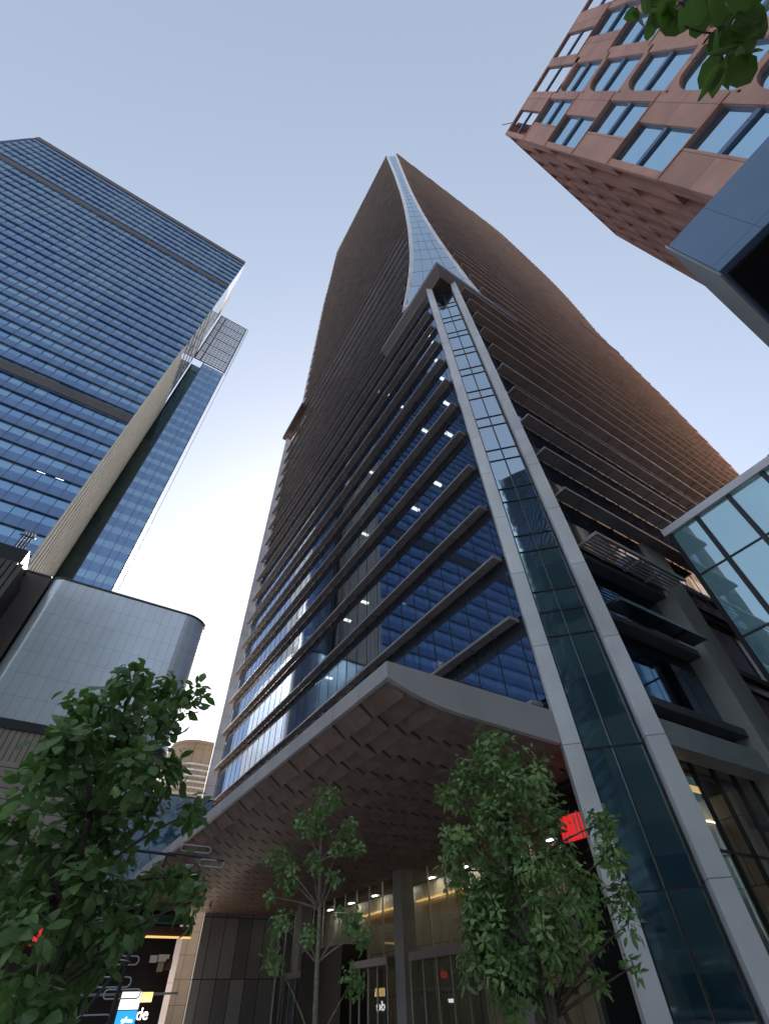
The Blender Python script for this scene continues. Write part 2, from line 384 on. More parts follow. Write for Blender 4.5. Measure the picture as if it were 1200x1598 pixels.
for pts, dx, dy in ((fl, 0, 1), (fr_, 1, 0)):
    f = MB()
    for a, b in zip(pts, pts[1:]):
        o_ = .25; wd = .36
        def sec(p):
            if dy: return [(p[0]-o_, p[1]-.12, p[2]), (p[0]-o_, p[1]+wd, p[2]), (p[0]+.2, p[1]+wd, p[2]), (p[0]+.2, p[1]-.12, p[2])]
            return [(p[0]-.12, p[1]-o_, p[2]), (p[0]+wd, p[1]-o_, p[2]), (p[0]+wd, p[1]+.2, p[2]), (p[0]-.12, p[1]+.2, p[2])]
        f.hexa(sec(a)+sec(b))
    f.build('corner_fin', 'fin', T)
# far end fins following the outline of the left and right faces
f = MB(); f.box(X0-1.0, X0+.2, 59.6, 60.0, 0, 90.5); f.build('end_fin', 'fin', T)
for tab, ax, z0, z1 in ((YR, 1, 91.7, 219), (XR, 0, 9, 114.4), (XR, 0, 116, 242)):
    f = MB(); zz_ = [z0]
    while zz_[-1]+4 < z1: zz_.append(zz_[-1]+4)
    zz_.append(z1)
    for a, b in zip(zz_, zz_[1:]):
        def sec(z):
            q = lerp(tab, z)+.4
            if ax: return [(X0-.5, q, z), (X0+.2, q, z), (X0+.2, q+.7, z), (X0-.5, q+.7, z)]
            return [(q, Y0-.7, z), (q+.9, Y0-.7, z), (q+.9, Y0+.2, z), (q, Y0+.2, z)]
        f.hexa(sec(a)+sec(b))
    f.build('end_fin', 'fin', T)
# lit ceiling lamps seen behind the glass
rl = random.Random(3)
for z, ys in ((29.2, (16, 19)), (33.2, (13.8, 27)), (37.2, (13.2, 16.4)), (41.2, (12.9, 25.5)), (45.2, (13, 19)), (49.2, (12.8,)), (53.2, (13.5, 22)), (25.2, (27, 30)), (21.25, (33,)), (57.2, (24,))):
    for y in ys:
        q = MB(); q.box(X0+.5, X0+1.15, y, y+.26, z-.45, z-.36); q.build('ceiling_lamp', 'lamp', T)

# ---- right face below 18 m: piers, beam, dark glazing
pr = MB(); pr.box(25.0, 27.2, Y0-.25, Y0+1.2, 0, 21.0); pr.build('stone_pier', 'granite_plain', T)
pr = MB(); pr.box(17.5, 25.0, Y0+.1, Y0+.9, 7.85, 8.8); pr.build('stone_beam', 'granite_plain', T)
dg = MB()
for z0, z1 in ((8.8, 12.6), (13.2, 16.9)):
    for k in range(5):
        a = 17.7+k*1.46; pane(dg, (a, Y0+.75, z0), (a+1.4, Y0+.75, z0), (a+1.4, Y0+.75, z1), (a, Y0+.75, z1), .006)
dg.build('recessed_glazing', 'tower_glass', T); dg = MB()
for z0, z1 in ((4.5, 8.0), (8.8, 12.6), (13.2, 16.9), (17.6, 20.8)):
    for k in range(3):
        a = 27.3+k*1.5; pane(dg, (a, Y0+.4, z0), (a+1.45, Y0+.4, z0), (a+1.45, Y0+.4, z1), (a, Y0+.4, z1), .006)
dg.build('recessed_glazing', 'tower_glass', T)
db = MB(); db.box(17.5, 25, Y0+.8, Y0+1.1, 12.6, 13.2); db.box(17.5, 25, Y0+.8, Y0+1.1, 16.9, 17.4); db.box(27.2, 60, Y0+.3, Y0+.6, 8.0, 8.8)
db.box(27.2, 60, Y0+.3, Y0+.6, 12.6, 13.2); db.box(27.2, 60, Y0+.3, Y0+.6, 16.9, 17.6); db.box(31.8, 60, Y0+.35, Y0+.5, 0, 17)
db.build('dark_floor_edges', 'spandrel', T)
sg = MB()
for k in range(5):
    a = 17.6+k*1.48; pane(sg, (a, Y0+1.0, 0), (a+1.44, Y0+1.0, 0), (a+1.44, Y0+1.0, 5), (a, Y0+1.0, 5)); pane(sg, (a, Y0+1.0, 5.05), (a+1.44, Y0+1.0, 5.05), (a+1.44, Y0+1.0, 7.9), (a, Y0+1.0, 7.9))
sg.build('shopfront_glazing', 'shop_glass', T)
sm = MB()
for k in range(6): a = 17.57+k*1.48; sm.box(a-.04, a+.04, Y0+.9, Y0+1.05, 0, 7.9)
sm.box(17.5, 25, Y0+.94, Y0+1.03, 4.97, 5.05); sm.build('shopfront_mullions', 'frame', T)
bx = MB(); bx.box(17.8, 24.8, 14.8, 15, 0, 8); bx.box(17.8, 24.8, 10.4, 14.8, 7.7, 7.84); bx.build('shop_interior', 'core', T)
for k, x in enumerate((17.9, 19.35, 20.8)):
    q = MB(); q.box(x, x+1.2, 10.6, 10.8, 7.2, 7.36); q.build('strip_light', 'warm_lamp', T)
q = MB(); q.bar((22.9, 11.2, 6.4), (24.2, 12.4, 6.9), .06, .05); q.build('strip_light', 'lamp', T)
for x, z in ((19.2, 5.6), (20.6, 4.4)):
    q = MB(); q.box(x, x+1.0, 10.9, 10.94, z, z+.06); q.build('shelf_edge', 'steel', T)
for x, z in ((18.7, 10.9), (20.3, 10.6), (20.8, 11.0), (22.0, 10.2), (22.3, 10.3), (22.5, 10.5)):
    q = MB(); q.box(x, x+.09, 10.6, 10.69, z, z+.07); q.build('downlight', 'lamp', T)

# ---- canopy and lobby
cn = MB(); prof = [(7.42, 8.66), (8.0, 8.46), (8.45, 8.33), (9.36, 8.16), (10.2, 8.1)]
cn.box(7.35, 7.5, 11.402, 54, 8.64, 9.2); cn.box(7.5, 15, 11.4, 54, 9.0, 9.18)
cn.build('canopy_fascia', 'granite', T)
e = MB(); ring = [(7.35, 9.2), (7.35, 8.66)]+prof[1:]+[(14.75, 8.0), (14.75, 9.2)]
e.poly([(x, 11.2, z) for x, z in ring]); e.poly([(x, 11.4, z) for x, z in reversed(ring)])
for (a, b) in zip(ring, ring[1:]+ring[:1]): e.quad((a[0], 11.2, a[1]), (b[0], 11.2, b[1]), (b[0], 11.4, b[1]), (a[0], 11.4, a[1]))
e.build('canopy_end_panel', panel_mat('canopy_end_stone', (.52, .475, .49), (.55, .53, .55), 2.6, 30, .42, .04, .012, var=.08, uoff=-.4), T)
v = MB(); v.box(7.6, 22.4, 11.45, 54.2, 8.86, 8.96); v.box(15.2, 22.6, 11.4, 54.2, 8.62, 9.6); v.build('canopy_void', 'soffit_dark', T)
pk = MB(); x = 7.5; r_ = 0
while x < 22.2:
    zb = lerp(prof, x); zb2 = lerp(prof, x+.62)
    if r_ < 7: zb += .05; zb2 -= .05
    y = 11.42; r_ += 1
    while y < 54:
        y2 = min(y+1.78, 54)
        pk.hexa([(x, y, zb+.04), (x+.6, y, zb2-.09), (x+.6, y2, zb2-.09), (x, y2, zb+.04), (x, y, zb+.17), (x+.6, y, zb2+.1), (x+.6, y2, zb2+.1), (x, y2, zb+.17)])
        y += 1.93
    x += .66
pk.build('soffit_planks', 'soffit', T)
lg = MB(); lf = MB(); XG = 22.5
for k in range(23):
    a = 11.8+k*1.85
    for z0, z1 in ((0, 3.95), (4.02, 7.3), (7.34, 8.2)): pane(lg, (XG, a+1.8, z0), (XG, a, z0), (XG, a, z1), (XG, a+1.8, z1), .005)
    lf.box(XG-.06, XG+.06, a-.035, a+.035, 0, 8.2)
lf.box(XG-.04, XG+.04, 11.8, 54.3, 3.95, 4.02); lf.box(XG-.04, XG+.04, 11.8, 54.3, 7.3, 7.34)
lg.build('lobby_glazing', 'shop_glass', T); lf.build('lobby_mullions', 'steel', T)
lb = MB(); lb.box(26.5, 26.8, 11.8, 54, 0, 8.4); lb.build('lobby_wall', 'lobby_stone', T)
lb = MB(); lb.box(22.6, 26.5, 11.8, 54, 8.25, 8.4); lb.box(22.6, 26.5, 54, 54.3, 0, 8.4); lb.build('lobby_ceiling', 'floor', T)
M['lobby_fill'] = mat('lobby_fill_glow', (.9, .9, .85), .5, emit=(1, .93, .8), es=5)  # glowing ceiling patches added to brighten the lobby
for y0, y1 in ((13, 20), (23, 29), (31, 37), (39, 45)):
    q = MB(); q.box(26.2, 26.4, y0, y1, 7.2, 7.3); q.build('strip_light', 'warm_lamp', T)
for x in (25.6,):
    for k in range(10): q = MB(); q.box(x, x+.5, 14+4*k, 14.5+4*k, 8.2, 8.24); q.build('lobby_fill_light', 'lobby_fill', T)
q = MB(); q.bar((26.3, 26.6, .5), (26.3, 26.1, 7.2), .3, .06, (1, 0, 0)); q.build('strip_light', 'yellow_lamp', T)
q = MB(); q.box(17.3, 17.5, 13.35, 14.35, 5.85, 6.65); q.build('red_sign_panel', 'red', T)
q = MB(); q.box(17.26, 17.3, 13.55, 13.6, 5.9, 6.6); q.box(17.26, 17.3, 13.36, 13.4, 5.8, 6.7); q.build('sign_stroke', 'white_paint', T)
for yc, xc in ((31.5, 21.2), (21.6, 21.2), (46.5, 21.2)):
    q = MB(); q.box(xc, xc+.95, yc, yc+1.0, 0, 8.2); q.build('column', 'granite_plain', T)
for y0, y1 in ((24.2, 30.6), (33.0, 37.6), (45.0, 48.4)):
    p = MB(); p.box(20.9, 22.4, y0, y1, 3.6, 3.95); pt = p.build('vestibule_frame', 'steel', T)
    n = int((y1-y0)/1.1)
    for k in range(n+1):
        y = y0+.06+k*(y1-y0-.12)/n; q = MB(); q.box(20.95, 21.03, y-.05, y+.05, 0, 3.6); q.build('door_frame', 'steel', T)
    d = MB()
    for k in range(n):
        y = y0+.11+k*(y1-y0-.12)/n; pane(d, (20.99, y+(y1-y0)/n-.11, .05), (20.99, y, .05), (20.99, y, 3.58), (20.99, y+(y1-y0)/n-.11, 3.58))
    d.build('door_glass', 'shop_glass', T)
q = MB(); q.box(20.6, 22.6, 38.2, 44.6, 0, 4.9); q.build('dark_portal', 'dark', T)
q = MB(); q.box(X0+.25, 22.5, 54.0, 54.25, 0, 8.2); q.build('side_wall', panel_mat('side_stone', (.30, .29, .31), (.05, .05, .06), 1.25, 3.9, .18, .3, .03), T)
q = MB(); q.box(X0+.3, 24, 9.9, 11.5, 0, 8.4) ; q.v = [(x, y+1.6, z) for x, y, z in q.v]
# mid-storey band over the canopy
q = MB(); q.box(X0+.003, X0+.3, 11.6, 59.2, 9.2, 9.75); q.build('base_band', 'spandrel', T)

# ================================================================== blue tower on the left
B = thing('glass_skyscraper', 'broad blue glass skyscraper with rows of horizontal bands and a pale ribbed side wall', 'tower', (-16.9, 73.9, 0))
def random_glass(name, c1, c2, pw, ph, uo=0, vo=0, refl=(.6, .8, 1.0), floor=.35):
    m = glass_mat(name, (.4, .5, .6), 0, refl, rough=.04, floor=floor, wav=.01); n = m.node_tree
    d = [x for x in n.nodes if x.type == 'BSDF_DIFFUSE'][0]
    geo = n.nodes.new('ShaderNodeNewGeometry'); sx = n.nodes.new('ShaderNodeSeparateXYZ'); n.links.new(geo.outputs['Position'], sx.inputs[0])
    ad = n.nodes.new('ShaderNodeMath'); ad.operation = 'ADD'; n.links.new(sx.outputs[0], ad.inputs[0]); n.links.new(sx.outputs[1], ad.inputs[1])
    fl_ = []
    for src, s_, o_ in ((ad.outputs[0], pw, uo), (sx.outputs[2], ph, vo)):
        a = n.nodes.new('ShaderNodeMath'); a.operation = 'ADD'; a.inputs[1].default_value = o_; n.links.new(src, a.inputs[0])
        b = n.nodes.new('ShaderNodeMath'); b.operation = 'DIVIDE'; b.inputs[1].default_value = s_; n.links.new(a.outputs[0], b.inputs[0])
        c = n.nodes.new('ShaderNodeMath'); c.operation = 'FLOOR'; n.links.new(b.outputs[0], c.inputs[0]); fl_.append(c)
    cb = n.nodes.new('ShaderNodeCombineXYZ'); n.links.new(fl_[0].outputs[0], cb.inputs[0]); n.links.new(fl_[1].outputs[0], cb.inputs[1])
    wn = n.nodes.new('ShaderNodeTexWhiteNoise'); wn.noise_dimensions = '2D'; n.links.new(cb.outputs[0], wn.inputs[0])
    ns = n.nodes.new('ShaderNodeTexNoise'); ns.inputs['Scale'].default_value = .12; n.links.new(cb.outputs[0], ns.inputs[0])
    sm_ = n.nodes.new('ShaderNodeMath'); sm_.operation = 'MULTIPLY_ADD'; sm_.inputs[1].default_value = .45; n.links.new(wn.outputs[0], sm_.inputs[0]); n.links.new(ns.outputs[0], sm_.inputs[2])
    rp = n.nodes.new('ShaderNodeValToRGB'); rp.color_ramp.elements[0].position = .5; rp.color_ramp.elements[0].color = (*c1, 1)
    rp.color_ramp.elements[1].position = .9; rp.color_ramp.elements[1].color = (*c2, 1)
    n.links.new(sm_.outputs[0], rp.inputs[0]); n.links.new(rp.outputs[0], d.inputs[0])
    return m
M['vision'] = random_glass('vision_glass', (.03, .075, .16), (.17, .27, .29), 2.2, 4.3, refl=(.46, .70, 1.0), floor=.42)
M['spandrel_blue'] = mat('blue_spandrel_glass', (.15, .225, .37), .2, metal=.6, var=.2, vscale=.2)
M['band'] = mat('brown_plant_band', (.075, .066, .066), .5, var=.15)
YB = 73.9; XB0, XB1 = -95.0, -16.9
vg = MB(); sp = MB(); mu = MB()
PAN = [(XB0, YB), (XB1, YB)]
P2 = (-112.0, 86.5)
zf = 4.0; FL = []
while zf < 216: FL.append(zf); zf += 4.3
for z in FL:
    plant = 89 < z < 92.5 or 183 < z < 187
    sp.box(XB0, XB1, YB-.04, YB+.3, z, z+2.2)
    vg.quad((XB0, YB+.05, z+2.2), (XB1, YB+.05, z+2.2), (XB1, YB+.05, z+4.3), (XB0, YB+.05, z+4.3))
    sp.bar((XB0, YB+.15, z+1.1), (P2[0], P2[1]+.15, z+1.1), .3, 2.2); a = (XB0, YB+.05); vg.quad((*P2, z+2.2), (*a, z+2.2), (*a, z+4.3), (*P2, z+4.3))
    f = MB(); f.box(XB0-.2, XB1, YB-.36, YB-.04, z-.1, z+.0); f.bar((XB0, YB-.25, z-.06), (P2[0]-.2, P2[1]-.25, z-.06), .5, .16); f.build('floor_fin', 'spandrel_blue', B)
    if plant:
        f = MB(); f.box(XB0-.2, XB1-.1, YB-.3, YB-.1, z+.4, z+3.2); f.build('plant_band', 'band', B)
x = XB1
while x > XB0: mu.box(x-.03, x+.02, YB-.08, YB+.1, 4, 216); x -= 2.2
vg.build('vision_glazing', 'vision', B); sp.build('spandrels', 'spandrel_blue', B); mu.build('mullions', 'frame', B)
f = MB(); f.box(XB0-.3, XB1, YB-.3, YB+.6, 217.6, 220.6); f.bar((XB0, YB, 219), (P2[0], P2[1], 219), .6, 3); f.build('parapet', 'band', B)
q = MB(); q.prism([(XB0+.5, YB+.5), (XB1-.5, YB+.5), (XB1-.5, 91.5), (XB1-14, 125), (P2[0], 125), (P2[0]+.5, P2[1]+.6)], 0, 215.5); q.build('body', 'core', B)
M['cream'] = panel_mat('cream_stone_ribs', (.52, .51, .455), (.30, .29, .26), 40, 4.3, .6, .03, .05, var=.08)
q = MB(); q.box(-17.2, -16.95, YB, 94.6, 0, 129.5); q.build('side_wall', 'cream', B)
q = MB(); y = YB+.25
while y < 94.4: q.box(-16.96, -16.5, y-.3, y+.3, 0, 129.3); y += 1.9
q.build('side_ribs', 'cream', B)
q = MB(); q.box(-17.0, -16.75, YB-.6, YB+.02, 50, 129.5); q.build('corner_trim', 'cream', B)
M['crown'] = glass_mat('pale_crown_screen', (.86, .9, .95), .3, (.9, .95, 1), floor=.1, inner=(.6, .62, .65))
q = MB()
for z0 in range(0, 5):
    for k in range(5):
        a = YB+.1+k*3.6; pane(q, (-16.9, a, 129.8+z0*6.8), (-16.9, a+3.5, 129.8+z0*6.8), (-16.9, a+3.5, 136.4+z0*6.8), (-16.9, a, 136.4+z0*6.8))
q.build('crown_screen', 'crown', B)
q = MB(); pane(q, (-16.9, YB+.2, 164), (-16.9, 91, 164), (-16.9, 79, 219), (-16.9, YB+.2, 219)); q.build('crown_screen', 'crown', B)
q = MB()
for k in range(6): q.box(-17.05, -16.8, YB, 92, 129.5+k*6.8, 129.8+k*6.8)
q.box(-17.05, -16.8, 91.8, 92.1, 129.5, 164); q.build('crown_frame', 'frame', B)
for (y_, xs_) in ((164.6, (-62, -59.5, -57, -54)), (98.7, (-42, -38.5, -31.5, -27.8, -24.5, -21.8)), (68.4, (-24.5, -21.5)), (133.5, (-40, -36))):
    for x_ in xs_:
        q = MB(); q.box(x_, x_+1.3, YB+.0, YB+.04, y_, y_+.22); q.build('ceiling_lamp', 'lamp', B)
# second volume
V = B
M['vision2'] = random_glass('vision_glass_side', (.05, .09, .16), (.15, .24, .26), 1.5, 4.3, refl=(.55, .78, 1.0), floor=.4)
q = MB()
for z in FL:
    if z < 156: q.quad((-13.2, 92, z+2.4), (-5.9, 92, z+2.4), (-5.9, 92, z+4.3), (-13.2, 92, z+4.3))
q.build('wing_glazing', 'vision2', B)
q = MB()
for z in FL:
    if z < 157: q.box(-13.2, -5.9, 91.97, 92.25, z, z+2.4)
q.build('wing_spandrels', mat('wing_blue_glass', (.20, .31, .50), .2, metal=.6), B)
q = MB(); q.box(-13.4, -13.1, 91.85, 92.2, 0, 160); q.box(-6.1, -5.85, 91.85, 92.2, 0, 160); q.box(-9.6, -9.52, 91.9, 92, 0, 160)
for x in (-11.7, -8.05): q.box(x-.03, x+.03, 91.93, 92, 0, 160)
q.build('wing_mullions', 'frame', B)
M['recess'] = random_glass('recess_glass', (.012, .022, .026), (.035, .05, .035), 1.9, 4.3, refl=(.4, .6, .7), floor=.06)
q = MB(); q.quad((-16.9, 94.7, 0), (-13.2, 94.7, 0), (-13.2, 94.7, 160), (-16.9, 94.7, 160)); q.build('recess_glazing', 'recess', B)
q = MB(); q.prism([(-13.1, 92.3), (-5.95, 92.3), (-9, 112), (-13.1, 112)], 0, 159.5); q.box(-16.9, -13.1, 95, 112, 0, 160); q.build('wing_body', 'core', B)
q = MB()
for k in range(7):
    z = 160+k*6.83; q.box(-16.7, -5.7, 91.8, 92.05, z-.18, z+.18)
for x in (-16.6, -14.6, -5.85): q.box(x-.2, x+.2, 91.75, 92.1, 160, 201.2)
for k in range(1, 7): x = -14.6+k*1.24; q.box(x-.05, x+.05, 91.85, 91.98, 160, 201)
for k in range(1, 24): z = 160+k*1.71; q.box(-16.6, -5.8, 91.87, 91.96, z-.05, z+.05)
for k in range(25):
    z = 158+k*1.75; q.bar((-5.8, 92, z), (-4.9, 92, z+.9), .06, .06); q.bar((-4.9, 92, z+.9), (-5.8, 92, z+1.75), .06, .06)
q.box(-4.95, -4.85, 91.95, 92.05, 60, 201.2)
q.build('crown_scaffold', 'frame', B)
q = MB()
for k in range(6): z = 160.3+k*6.83; q.quad((-16.6, 92.15, z), (-6, 92.15, z), (-6, 92.15, z+6.3), (-16.6, 92.15, z+6.3))
q.build('crown_screen', 'crown', B)

# ================================================================== white panelled building
W = thing('panelled_building', 'low building clad in pale grey-white panels with rounded corners above a beige stone base', 'building', (-9.6, 54.6, 0))
def rrect(x0, x1, y0, y1, rl, rr, n=8):
    p = [(x0, y1), ]
    for k in range(n+1): t = math.pi+math.pi/2*k/n; p.append((x0+rl+rl*math.cos(t), y0+rl+rl*math.sin(t)))
    for k in range(n+1): t = -math.pi/2+math.pi/2*k/n; p.append((x1-rr+rr*math.cos(t), y0+rr+rr*math.sin(t)))
    return p+[(x1, y1)]
M['white_panel'] = panel_mat('white_glazed_panel', (.77, .81, .86), (.36, .38, .4), .9, 2.25, .2, .03, .016, var=.04, ior=1.9, metal=.25, voff=-.6)
q = MB(); q.prism(rrect(-9.6, 8.75, 54.6, 72, 1.1, 3.2, 12), 21.0, 36.6); q.build('cladding', 'white_panel', W, smooth=False)
q = MB(); q.prism(rrect(-9.68, 8.83, 54.52, 72, 1.1, 3.2, 12), 36.6, 36.85); q.build('roof_edge', 'band', W)
q = MB(); q.prism(rrect(-9.7, 8.85, 54.5, 72, 1.1, 3.2, 12), 20.2, 21.0); q.build('dark_trim', 'frame', W)
M['beige'] = panel_mat('beige_stone', (.36, .30, .245), (.13, .11, .09), 30, .78, .6, .04, .05, var=.1)
M['beige_v'] = panel_mat('beige_stone_ribbed', (.36, .30, .245), (.15, .12, .10), .5, 30, .6, .05, .06, var=.1)
q = MB(); q.prism(rrect(-9.5, 8.6, 54.7, 72, 1.1, 3.2, 12), 17.6, 20.2); q.build('ribbed_course', 'beige_v', W)
q = MB(); q.prism(rrect(-9.5, 8.6, 54.7, 72, 1.1, 3.2, 12), 9.0, 17.6); q.build('stone_base', 'beige', W)

# brown block and slatted box on the left edge
D = thing('brown_block', 'narrow plain brown building squeezed between the slatted box and the white panelled building', 'building', (-12, 55, 0))
M['brown'] = panel_mat('brown_cladding', (.12, .088, .072), (.05, .035, .03), 1.2, 30, .5, .1, .02)
q = MB(); q.box(-13.3, -9.75, 54.9, 70, 0, 36.5); q.build('wall', 'brown', D)
q = MB(); q.box(-13.4, -9.8, 54.8, 70, 36.5, 36.7); q.build('roof_edge', 'band', D)
D = thing('slatted_building', 'dark grey-brown building with vertical slats at the left edge of the picture', 'building', (-20, 50, 0))
M['slat'] = mat('grey_brown_slat', (.10, .085, .075), .6, var=.2, vscale=1)
q = MB(); q.box(-38, -11.7, 50.3, 64, 0, 34.0); q.build('wall', 'spandrel', D)
q = MB(); x = -11.75
while x > -38: q.box(x-.42, x, 50.05, 50.3, 0, 34.1); x -= .55
q.build('slats', 'slat', D)
q = MB(); q.box(-38, -12.2, 50.6, 64, 34.1, 36.2); q.build('roof_plant', 'dark', D)
fl_ = thing('floodlight', 'black mast on the slatted roof carrying four round floodlights', 'floodlight', (-13.2, 50.8, 36.2))
for k in range(4):
    x = -13.65+k*.28; q = MB(); q.tube([(x, 50.7, 36.1), (x, 50.7, 38.2)], .09, 8); lp = q.build('lamp_tube', 'frame', fl_)
    q = MB(); q.tube([(x+.04, 50.5, 38.2), (x+.1, 50.3, 38.34)], .12, 10); q.build('lamp_head', 'steel', fl_)
q = MB(); q.box(-14.0, -12.5, 50.62, 50.78, 37.95, 38.05); q.build('cross_bar', 'frame', fl_)

# round beige building far behind
D = thing('round_building', 'distant beige round-cornered building with stacked horizontal fins', 'building', (35, 150, 0))
M['tan'] = panel_mat('tan_cladding', (.42, .33, .24), (.2, .15, .1), 2.4, 4, .5, .05, .06)
q = MB(); q.prism(rrect(24.8, 60, 150, 185, 7, 7, 12), 0, 57.5); q.build('wall', 'tan', D)
for k in range(8):
    q = MB(); q.prism(rrect(24.2, 60.6, 149.4, 185, 7.4, 7.4, 12), 41+k*1.5, 41.45+k*1.5); q.build('horizontal_fin', 'white_panel', D)
q = MB(); q.prism(rrect(24.4, 60.4, 149.6, 185, 7.4, 7.4, 12), 57.5, 58.3); q.build('roof_edge', 'tan', D)

# ================================================================== brick building, upper right
K = thing('brick_building', 'terracotta-panelled building with deep chequered windows on a navy blue overhang, upper right', 'building', (13.4, -4.82, 0))
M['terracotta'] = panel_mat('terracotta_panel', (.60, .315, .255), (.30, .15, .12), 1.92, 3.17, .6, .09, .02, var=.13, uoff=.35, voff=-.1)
M['terra_dark'] = mat('terracotta_shade_brown', (.11, .05, .05), .6, var=.15)  # darkened terracotta: recess shade put into the colour; reused as dark brown
M['navy'] = panel_mat('navy_metal', (.15, .22, .36), (.08, .11, .19), 3.0, 20, .42, .04, .015, metal=.2)
XK, YK = 13.4, -4.82
def ys(s): return YK-s                       # s metres along the near face from the corner
ZT = 61.6; zb = [61.6, 54.3, 47.6, 41.0, 34.8, 28.4, 22.9]
DEP = .32
def win(x0_, s0, s1, z0, z1, cut=0, opened=False):
    """window box in the near face: reveal, frame, two panes; cut = rounded lower corner on the s0 side"""
    a, b = ys(s0), ys(s1)
    f = MB(); f.box(XK+DEP-.12, XK+DEP-.02, a-.04, a, z0, z1); f.box(XK+DEP-.12, XK+DEP-.02, b, b+.04, z0, z1)
    zm = (z0+z1)/2
    f.box(XK+DEP-.2, XK+DEP-.02, b+.04, a-.04, zm-.16, zm+.16); f.box(XK+DEP-.12, XK+DEP-.02, b+.08, a-.08, z0, z0+.1); f.box(XK+DEP-.12, XK+DEP-.02, b+.08, a-.08, z1-.1, z1)
    wn = f.build('window_frame', 'navy', K)
    if not opened:
        for p, r in ((z0+.1, zm-.16), (zm+.16, z1-.1)):
            q = MB(); pane(q, (XK+DEP-.06, a-.04, p), (XK+DEP-.06, b+.04, p), (XK+DEP-.06, b+.04, r), (XK+DEP-.06, a-.04, r), .004); q.build('pane', 'brick_glass', wn)
wall = MB(); rev = MB()
def panel(s0, s1, z0, z1, x=XK): wall.box(x, x+DEP, ys(s1), ys(s0), z0, z1)
cols = [(0, .3), (.3, 2.2), (2.2, 3.2), (3.2, 3.7), (3.7, 5.7), (5.7, 6.4)]
period = 6.15
for rep in range(4):
    S0 = rep*period
    # solid ribs between columns; chequered windows in a (0.3-2.2) and b (1.4-3.2), arched ones in c (3.75-5.75)
    for i in range(6):
        zt_, zb_ = zb[i], zb[i+1]
        a_open = (i % 2 == 0)
        if rep > 0 and i == 0: pass
        if a_open:
            ws, we = S0+.3, S0+2.2
        else: ws, we = S0+1.38, S0+3.2
        panel(S0+.0, ws, zb_, zt_); panel(we, S0+3.62, zb_, zt_)
        tp = zt_-.05 if i else zt_-.35
        panel(ws, we, zb_, zb_+.12); panel(ws, we, tp, zt_)
        win(XK, ws, we, zb_+.12, tp, opened=(i == 0))
        # arched column
        cs, ce = S0+3.72, S0+5.75
        off = .55
        z0_, z1_ = zb_-off+.3, zt_-off-.25
        if i == 0: z0_ = 53.6; z1_ = 61.2
        if z0_ < 23: z0_ = 23.2
        panel(S0+3.62, cs, z0_-.5, min(z1_+.3, 61.6)); panel(ce, S0+period, z0_-.5, min(z1_+.3, 61.6))
        panel(cs, ce, z0_-.5, z0_); panel(cs, ce, z1_, min(z1_+.05, 61.6)) if i else panel(cs, ce, z1_, 61.6)
        # rounded corner towards the near edge, upper end
        n = 8; rad_y, rad_z = .85, 2.0
        for k in range(n):
            t0, t1 = math.pi/2*k/n, math.pi/2*(k+1)/n
            s_a = cs+rad_y*(1-math.sin(t0)); s_b = cs+rad_y*(1-math.sin(t1))
            z_a = z1_-rad_z*(1-math.cos(t0)); z_b = z1_-rad_z*(1-math.cos(t1))
            if i: wall.hexa([(XK, ys(s_a), z_a), (XK, ys(s_b), z_b), (XK+DEP, ys(s_b), z_b), (XK+DEP, ys(s_a), z_a), (XK, ys(s_a), z1_+.001), (XK, ys(s_b), z1_+.001), (XK+DEP, ys(s_b), z1_+.001), (XK+DEP, ys(s_a), z1_+.001)])
        win(XK, cs, ce, z0_, z1_, opened=(i == 0))
wall.build('terracotta_wall', 'terracotta', K)
# thin projecting sills
for z in zb[1:]:
    for rep in range(4):
        q = MB(); q.box(XK-.06, XK+.02, ys(rep*period+3.62), ys(rep*period-.02), z-.07, z+.03); q.build('sill', 'terracotta', K)
# side face, plane Y = YK, deep chequered recesses
side = MB()
for i in range(6):
    zt_, zb_ = zb[i], zb[i+1]
    for k in range(9):
        x0_ = XK+DEP+k*1.9-(0 if i % 2 else .95); x1_ = x0_+.8
        x0_ = max(x0_, XK+DEP)
        if x1_ > 30.5 or x1_ <= x0_+.02: continue
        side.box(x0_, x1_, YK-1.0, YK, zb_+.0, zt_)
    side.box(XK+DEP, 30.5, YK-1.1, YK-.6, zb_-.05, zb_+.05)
side.box(XK+.01, XK+DEP, YK+.002, YK+.05, 22.9, 61.6); side.box(XK+DEP, 30.5, YK-1.1, YK-.003, 61.1, 61.6); side.box(29.9, 30.52, YK-1.1, YK+.003, 22.9, 61.605)
side.build('side_wall', 'terracotta', K)
q = MB(); q.box(XK+DEP+.1, 30.4, YK-1.3, YK-1.05, 22.9, 61.3); q.build('side_recess', 'terra_dark', K)  # backing coloured dark to stand for shade in the recesses
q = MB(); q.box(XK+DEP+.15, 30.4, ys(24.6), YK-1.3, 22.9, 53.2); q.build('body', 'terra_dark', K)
q = MB(); q.box(13.28, 24.5, -30, -2.68, 19.5, 23.3); q.build('blue_overhang', 'navy', K)
M['pale_side'] = panel_mat('pale_blue_grey_panel', (.40, .44, .47), (.25, .27, .3), 3.2, 20, .45, .03, .015)
q = MB(); q.box(13.44, 40, -2.68, -2.6, 19.5, 23.75); q.box(24.5, 40, -30, -2.7, 19.5, 23.7); q.build('overhang_side', 'pale_side', K)
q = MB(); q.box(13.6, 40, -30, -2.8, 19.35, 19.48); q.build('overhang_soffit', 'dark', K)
q = MB(); q.box(17, 40, -30, -6, 0, 19.35); q.build('lower_wall', 'spandrel', K)
an = MB(); an.tube([(XK+.1, YK-1.1, 61.4), (XK-.6, YK-.4, 62.3)], .035, 6); an.build('roof_rod', 'frame', K)

